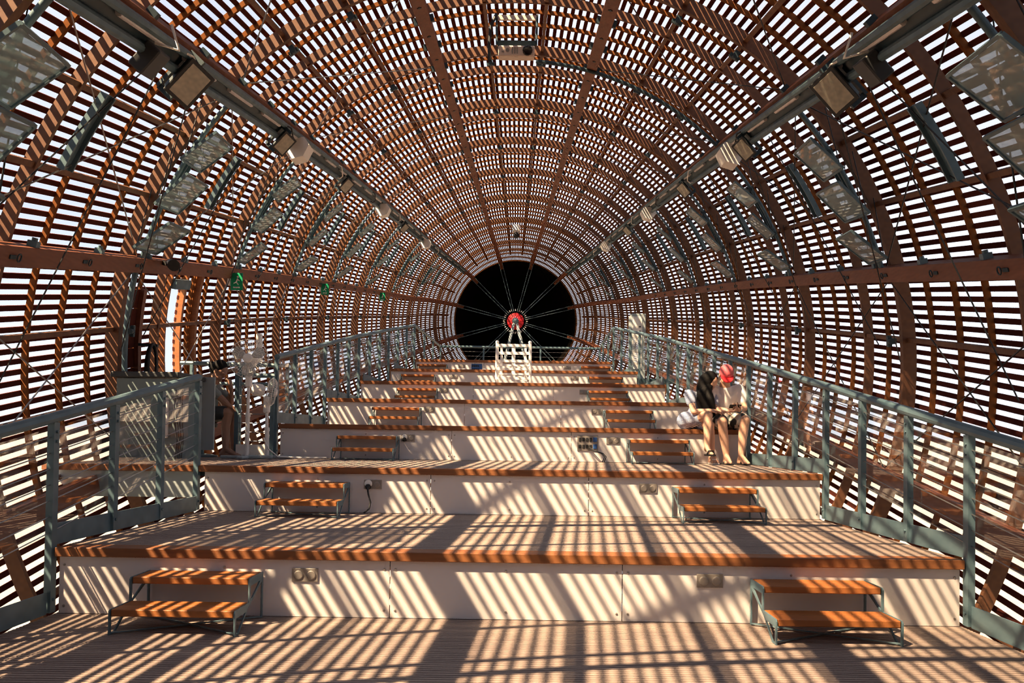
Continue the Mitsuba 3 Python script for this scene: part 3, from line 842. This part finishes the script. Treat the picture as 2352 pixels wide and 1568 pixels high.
def blob(chains, edge=.02, rounds=8, extra=()):
    """One continuous smooth surface from chains of (point, radius) joints."""
    parts = list(extra)
    for c in chains:
        for (p, r), (q, s) in zip(c[:-1], c[1:]):
            parts.append(capsule(p, r, q, s))
    m = parts[0]
    for x in parts[1:]:
        m = m + x
    m = m.refine_to_length(edge)
    g = m.to_mesh()
    t = trimesh.Trimesh(np.array(g.vert_properties[:, :3]), np.array(g.tri_verts), process=True)
    trimesh.smoothing.filter_taubin(t, .5, .53, rounds)
    return np.array(t.vertices), np.array(t.faces)


def ell(c, s, R=None):
    m = M3.sphere(1.0, 24).scale([float(x) for x in s])
    if R is not None:
        m = m.transform(np.hstack([np.asarray(R, float), np.zeros((3, 1))]))
    return m.translate([float(x) for x in c])


def lerp(a, b, t):
    return np.asarray(a, float) * (1 - t) + np.asarray(b, float) * t


def head_parts(c, face, up):
    """Skull, jaw, nose and ears; face = direction the face looks, up = crown direction."""
    f = unit(face)
    u = unit(np.asarray(up) - f * np.dot(f, up))
    s = np.cross(f, u)
    R = np.stack([s, f, u], 1)
    c = np.asarray(c, float)
    return [ell(c + u * .02, (.074, .094, .098), R), ell(c + f * .025 - u * .055, (.056, .066, .062), R), ell(c + f * .092 - u * .022, (.013, .018, .022), R),
            ell(c + s * .076 - u * .012, (.010, .020, .030), R), ell(c - s * .076 - u * .012, (.010, .020, .030), R), ell(c + f * .082 + u * .018, (.055, .014, .012), R), ell(c + f * .086 - u * .062, (.026, .010, .012), R)], f, u, s, R


def hand(wrist, direction, palm_n, curl=.5):
    """Chains of a palm, four unequal bent fingers and a thumb."""
    d = unit(direction)
    n = unit(np.asarray(palm_n) - d * np.dot(d, palm_n))
    s = np.cross(d, n)
    w = np.asarray(wrist, float)
    ch = [[(w, .024), (w + d * .05 - s * .018, .021), (w + d * .085 - s * .026, .014)], [(w, .024), (w + d * .05 + s * .018, .021), (w + d * .085 + s * .026, .014)]]
    for k, (off, ln) in enumerate(((-.030, .066), (-.010, .076), (.011, .071), (.030, .056))):
        a = w + d * .085 + s * off
        b = a + (d * math.cos(curl) + n * math.sin(curl)) * ln * .5
        e = b + (d * math.cos(curl * 2.2) + n * math.sin(curl * 2.2)) * ln * .5
        ch.append([(w + d * .06 + s * off * .7, .011), (a, .0095), (b, .0085), (e, .0075)])
    t0 = w + d * .03 - s * .028
    t1 = t0 + (d * .7 - s * .55 + n * .35) * .038
    ch.append([(t0, .014), (t1, .010), (t1 + (d * .85 + n * .5 - s * .05) * .034, .0085)])
    return ch


def foot(ankle, toe, ground):
    a, t = np.asarray(ankle, float), np.asarray(toe, float)
    d = unit(np.array([t[0] - a[0], t[1] - a[1], 0]))
    h = np.array([a[0], a[1], ground + .034]) - d * .045
    b = np.array([t[0], t[1], ground + .026]) - d * .04
    sd = np.array([-d[1], d[0], 0])
    return [[(a, .038), (h, .034), (b, .030)], [(a, .036), (b + sd * .022, .024), (b + d * .035 + sd * .02, .017)], [(a, .034), (b - sd * .022, .024), (b + d * .030 - sd * .024, .016)]]


# --- man with the cap on the third tier
zs = RT * 3
mx = 2.615
hipL, hipR = np.array([mx - .095, 10.27, zs + .10]), np.array([mx + .095, 10.27, zs + .10])
kneeL, kneeR = np.array([2.505, 9.80, zs + .095]), np.array([2.785, 9.83, zs + .115])
ankL, ankR = np.array([2.565, 9.82, Z2 + .10]), np.array([2.735, 9.80, Z2 + .10])
chest, neck = np.array([mx + .005, 10.20, zs + .40]), np.array([mx, 10.14, zs + .565])
shL, shR = np.array([mx - .175, 10.15, zs + .495]), np.array([mx + .185, 10.16, zs + .495])
elL, elR = np.array([mx - .205, 10.02, zs + .255]), np.array([mx + .235, 10.03, zs + .27])
wrL, wrR = np.array([mx - .025, 9.86, zs + .225]), np.array([mx + .105, 9.86, zs + .235])
hc = np.array([mx - .005, 10.05, zs + .675])
hd, hf, hu, hs, hR = head_parts(hc, (-.05, -.86, -.60), (0, -.5, .85))
man = thing('person', 'person in a red cap, white T-shirt and patterned shorts sitting on the third tier', 'person')
ch_ = [[(hipL, .095), (kneeL, .060)], [(hipR, .095), (kneeR, .060)], [(kneeL, .058), (lerp(kneeL, ankL, .35) + [0, .02, 0], .056), (ankL, .036)], [(kneeR, .058), (lerp(kneeR, ankR, .35) + [0, .02, 0], .056), (ankR, .036)],
       [(lerp(hipL, hipR, .5), .12), (lerp(hipL, chest, .55) + [.05, 0, 0], .125), (chest, .13), (neck - [0, 0, .07], .075), (hc - hu * .05, .055)], [(chest + [-.06, 0, 0], .11), (shL, .062)], [(chest + [.06, 0, 0], .11), (shR, .062)],
       [(shL, .056), (elL, .042), (wrL, .029)], [(shR, .056), (elR, .042), (wrR, .029)]]
ch_ += foot(ankL, ankL + [-.02, -.19, 0], Z2) + foot(ankR, ankR + [.02, -.19, 0], Z2)
ch_ += hand(wrL, (.75, -.5, .05), (.2, -.3, .8), .6) + hand(wrR, (-.55, -.62, .15), (-.3, -.2, .8), .6)
put(man, 'body', blob(ch_, .016, 6, hd), 'm_skin', True)
put(man, 'shirt', blob([[(lerp(hipL, hipR, .5) + [0, -.01, .02], .135), (lerp(hipL, chest, .55) + [.05, 0, 0], .140), (chest, .148), (neck - [0, 0, .075], .088)], [(chest + [-.06, 0, 0], .125), (shL, .076), (lerp(shL, elL, .72), .064)], [(chest + [.06, 0, 0], .125), (shR, .076), (lerp(shR, elR, .62), .066)]], .022, 5), 'm_tshirt', True)
put(man, 'shorts', blob([[(hipL, .118), (lerp(hipL, kneeL, .86), .088)], [(hipR, .118), (lerp(hipR, kneeR, .86), .090)], [(hipL + [0, .02, 0], .122), (hipR + [0, .02, 0], .122)]], .022, 4), 'm_shorts', True)
cap = [M3.sphere(1.0, 24).scale([.088, .105, .098]).transform(np.hstack([hR, np.zeros((3, 1))])).translate((hc + hu * .035).tolist())]
cap[0] = cap[0].trim_by_plane(hu.tolist(), float(np.dot(hu, hc + hu * .022)))
g = cap[0].to_mesh()
put(man, 'cap', (np.array(g.vert_properties[:, :3]), np.array(g.tri_verts)), 'm_cap', 40)
br = [hc + hu * .030 + hs * .078 * math.cos(t) + hf * (.06 + .115 * math.sin(t)) - hu * .03 * math.sin(t) for t in np.linspace(0, np.pi, 13)]
bm = trimesh.convex.convex_hull(np.array(br + [p - hu * .012 for p in br]))
put(man, 'cap_brim', (np.array(bm.vertices), np.array(bm.faces)), 'm_red')
for a, dx in ((ankL, -.02), (ankR, .02)):
    c = a + np.array([dx * .6, -.07, 0])
    put(man, 'sandal', cat(cbox((c[0], c[1], Z2 + .010), (.095, .275, .020), .006), tube([(c[0] - .045, c[1] - .03, Z2 + .02), (c[0] - .03, c[1] - .04, Z2 + .055), (c[0] + .03, c[1] - .04, Z2 + .055), (c[0] + .045, c[1] - .03, Z2 + .02)], .011, 6)), 'm_black')
put(man, 'wristwatch', tube([wrR + np.array([.03 * math.cos(t), .012 * math.sin(t), .032 * math.sin(t)]) for t in np.linspace(0, 2 * np.pi, 13)[:-1]], .009, 6, True), 'm_galv')
pm = (wrL + wrR) / 2 + np.array([.0, -.075, .045])
solo('phone', cbox(pm, (.14, .07, .010), .003, np.array([[1, 0, 0], [0, .8, -.6], [0, .6, .8]]).T), 'm_black', 'dark phone held in both hands by the person in the red cap', 'phone')

# --- woman beside him
wx = 2.27
hipL, hipR = np.array([wx - .085, 10.25, zs + .105]), np.array([wx + .085, 10.25, zs + .105])
kneeL, kneeR = np.array([2.335, 9.80, zs + .165]), np.array([2.36, 9.82, zs + .05])
ankL, ankR = np.array([2.305, 9.71, zs - .20]), np.array([2.40, 9.86, Z2 + .10])
chest, neck = np.array([wx + .045, 10.17, zs + .36]), np.array([wx + .085, 10.11, zs + .50])
shL, shR = np.array([wx - .10, 10.11, zs + .43]), np.array([wx + .205, 10.14, zs + .43])
elL, elR = np.array([wx - .075, 9.93, zs + .21]), np.array([wx + .19, 9.99, zs + .20])
wrL, wrR = np.array([wx + .09, 9.84, zs + .225]), np.array([wx + .215, 9.86, zs + .215])
hc = np.array([wx + .135, 10.04, zs + .585])
hd, hf, hu, hs, hR = head_parts(hc, (.45, -.62, -.62), (.3, -.4, .85))
wom = thing('person', 'person with long black hair in a striped dress sitting with legs crossed', 'person')
ch_ = [[(hipL, .095), (kneeL, .058)], [(hipR, .095), (kneeR, .058)], [(kneeL, .055), (lerp(kneeL, ankL, .35), .052), (ankL, .032)], [(kneeR, .055), (lerp(kneeR, ankR, .35), .052), (ankR, .033)],
       [(lerp(hipL, hipR, .5), .115), (lerp(hipL, chest, .5) + [.06, 0, 0], .10), (chest, .105), (neck - [0, 0, .06], .055), (hc - hu * .05, .048)], [(chest + [-.05, 0, 0], .09), (shL, .050)], [(chest + [.05, 0, 0], .09), (shR, .050)],
       [(shL, .046), (elL, .036), (wrL, .025)], [(shR, .046), (elR, .036), (wrR, .025)]]
ch_ += [[(ankL, .032), (ankL + [.01, -.05, -.055], .028), (ankL + [.02, -.13, -.085], .022), (ankL + [.025, -.18, -.09], .015)], [(ankL, .032), (ankL + [0, .03, -.04], .028)]]
ch_ += foot(ankR, ankR + [.01, -.18, 0], Z2)
ch_ += hand(wrL, (.8, -.25, -.05), (.1, -.1, -.9), .35) + hand(wrR, (.6, -.5, .0), (.1, -.1, -.9), .35)
put(wom, 'body', blob(ch_, .016, 6, hd), 'm_skin', True)
put(wom, 'dress', blob([[(lerp(hipL, hipR, .5), .13), (lerp(hipL, chest, .5) + [.06, 0, 0], .115), (chest, .120), (neck - [0, 0, .085], .06)], [(chest + [-.05, 0, 0], .10), (shL, .062), (lerp(shL, elL, .45), .062)], [(chest + [.05, 0, 0], .10), (shR, .062), (lerp(shR, elR, .45), .062)], [(hipL + [-.02, 0, 0], .118), (lerp(hipL, kneeL, .60), .092)], [(hipR, .118), (lerp(hipR, kneeR, .55), .092)]], .022, 5), 'm_dress', True)
put(wom, 'hair', blob([[(hc + hu * .035 - hf * .018, .098), (hc - hf * .055 - hu * .02, .088), (hc - hf * .06 - hu * .14 - hs * .02, .070), (hc + np.array([-.10, -.02, -.26]), .058), (hc + np.array([-.07, -.02, -.40]), .030)],
                       [(hc + hu * .03 - hf * .01, .095), (hc + hs * .05 - hu * .05, .055), (hc + np.array([-.02, -.10, -.22]), .062), (hc + np.array([.02, -.10, -.38]), .040), (hc + np.array([.02, -.09, -.44]), .020)],
                       [(hc - hs * .05 + hu * .02, .06), (hc + np.array([-.10, -.06, -.16]), .07), (hc + np.array([-.03, -.10, -.34]), .05)]], .02, 5), 'm_hair', True)
for c, nm in ((ankL + np.array([.015, -.085, -.105]), 0), (np.array([ankR[0] + .005, ankR[1] - .07, Z2 + .010]), 1)):
    put(wom, 'sandal', cat(cbox(c, (.085, .25, .020), .006), tube([c + np.array([-.042, -.04, .01]), c + np.array([-.025, -.05, .05]), c + np.array([.025, -.05, .05]), c + np.array([.042, -.04, .01])], .010, 6)), 'm_black' if nm == 0 else 'm_white')

# --- man in the booth, on a stool
bx = -3.82
st = thing('booth_stool', 'dark round stool under the seated person in the booth', 'stool')
put(st, 'seat', lathe([(.17, 0), (.18, .02), (.18, .05), (.16, .06)], 20, (0, 0, 1), (bx, 10.05, Z2 + .36)), 'm_dark', 30)
put(st, 'column', rod((bx, 10.05, Z2 + .03), (bx, 10.05, Z2 + .37), .03, 10), 'm_galv', 30)
put(st, 'foot', lathe([(.19, 0), (.19, .02), (.05, .04)], 20, (0, 0, 1), (bx, 10.05, Z2)), 'm_galv')
hipL, hipR = np.array([bx + .02, 10.14, Z2 + .51]), np.array([bx + .02, 9.96, Z2 + .51])
kneeL, kneeR = np.array([bx + .37, 10.12, Z2 + .56]), np.array([bx + .36, 9.93, Z2 + .54])
ankL, ankR = np.array([bx + .38, 10.10, Z2 + .10]), np.array([bx + .34, 9.92, Z2 + .10])
chest, neck = np.array([bx + .07, 10.05, Z2 + .80]), np.array([bx + .13, 10.05, Z2 + .95])
shL, shR = np.array([bx + .10, 10.21, Z2 + .87]), np.array([bx + .10, 9.89, Z2 + .87])
elL, elR = np.array([bx + .30, 10.18, Z2 + .68]), np.array([bx + .31, 9.93, Z2 + .68])
wrL, wrR = np.array([bx + .34, 10.06, Z2 + .86]), np.array([bx + .37, 9.94, Z2 + .62])
hc = np.array([bx + .20, 10.04, Z2 + 1.055])
hd, hf, hu, hs, hR = head_parts(hc, (.80, -.15, -.55), (.5, 0, .8))
bm_ = thing('person', 'dark-haired person bent forward on a stool in the booth behind the grey board', 'person')
ch_ = [[(hipL, .095), (kneeL, .060)], [(hipR, .095), (kneeR, .060)], [(kneeL, .057), (lerp(kneeL, ankL, .35) - [.02, 0, 0], .055), (ankL, .036)], [(kneeR, .057), (lerp(kneeR, ankR, .35) - [.02, 0, 0], .055), (ankR, .036)],
       [(lerp(hipL, hipR, .5), .12), (lerp(hipL, chest, .5) + [0, -.04, 0], .12), (chest, .12), (neck - [0, 0, .06], .065), (hc - hu * .05, .052)], [(chest + [0, .06, 0], .10), (shL, .058)], [(chest - [0, .06, 0], .10), (shR, .058)],
       [(shL, .052), (elL, .040), (wrL, .028)], [(shR, .052), (elR, .040), (wrR, .028)]]
ch_ += foot(ankL, ankL + [.19, -.03, 0], Z2) + foot(ankR, ankR + [.19, -.03, 0], Z2)
ch_ += hand(wrL, (-.15, -.1, .95), (-.8, 0, .2), .8) + hand(wrR, (.7, .3, -.3), (0, 0, -1), .4)
put(bm_, 'body', blob(ch_, .018, 6, hd), 'm_skin_dark', True)
put(bm_, 'shirt', blob([[(lerp(hipL, hipR, .5), .135), (lerp(hipL, chest, .5) + [0, -.04, 0], .136), (chest, .136), (neck - [0, 0, .08], .07)], [(chest + [0, .06, 0], .115), (shL, .07), (lerp(shL, elL, .6), .06)], [(chest - [0, .06, 0], .115), (shR, .07), (lerp(shR, elR, .6), .06)]], .022, 5), 'm_greyshirt', True)
put(bm_, 'shorts', blob([[(hipL, .115), (lerp(hipL, kneeL, .75), .085)], [(hipR, .115), (lerp(hipR, kneeR, .75), .085)], [(hipL, .118), (hipR, .118)]], .022, 4), 'm_dark', True)
put(bm_, 'hair', blob([[(hc + hu * .05 - hf * .02, .092), (hc - hf * .05 + hu * .0, .080), (hc - hf * .075 - hu * .03, .05)], [(hc - hf * .12 + hu * .0, .042), (hc - hf * .125 + hu * .01, .042)]], .02, 4), 'm_hair', True)
# ---------------------------------------------------------------- outside
solo('outside_pillar', box2((-10.3, 13.5, -7.3), (-9.7, 14.1, 9)), 'm_render_wall', 'pale rendered pillar outside the hull on the left, seen through the slats', 'pillar', False, 'pale pillars outside the hull')
solo('outside_pillar', box2((9.7, 13.5, -7.3), (10.3, 14.1, 9)), 'm_render_wall', 'pale rendered pillar outside the hull on the right, seen through the slats', 'pillar', False, 'pale pillars outside the hull')
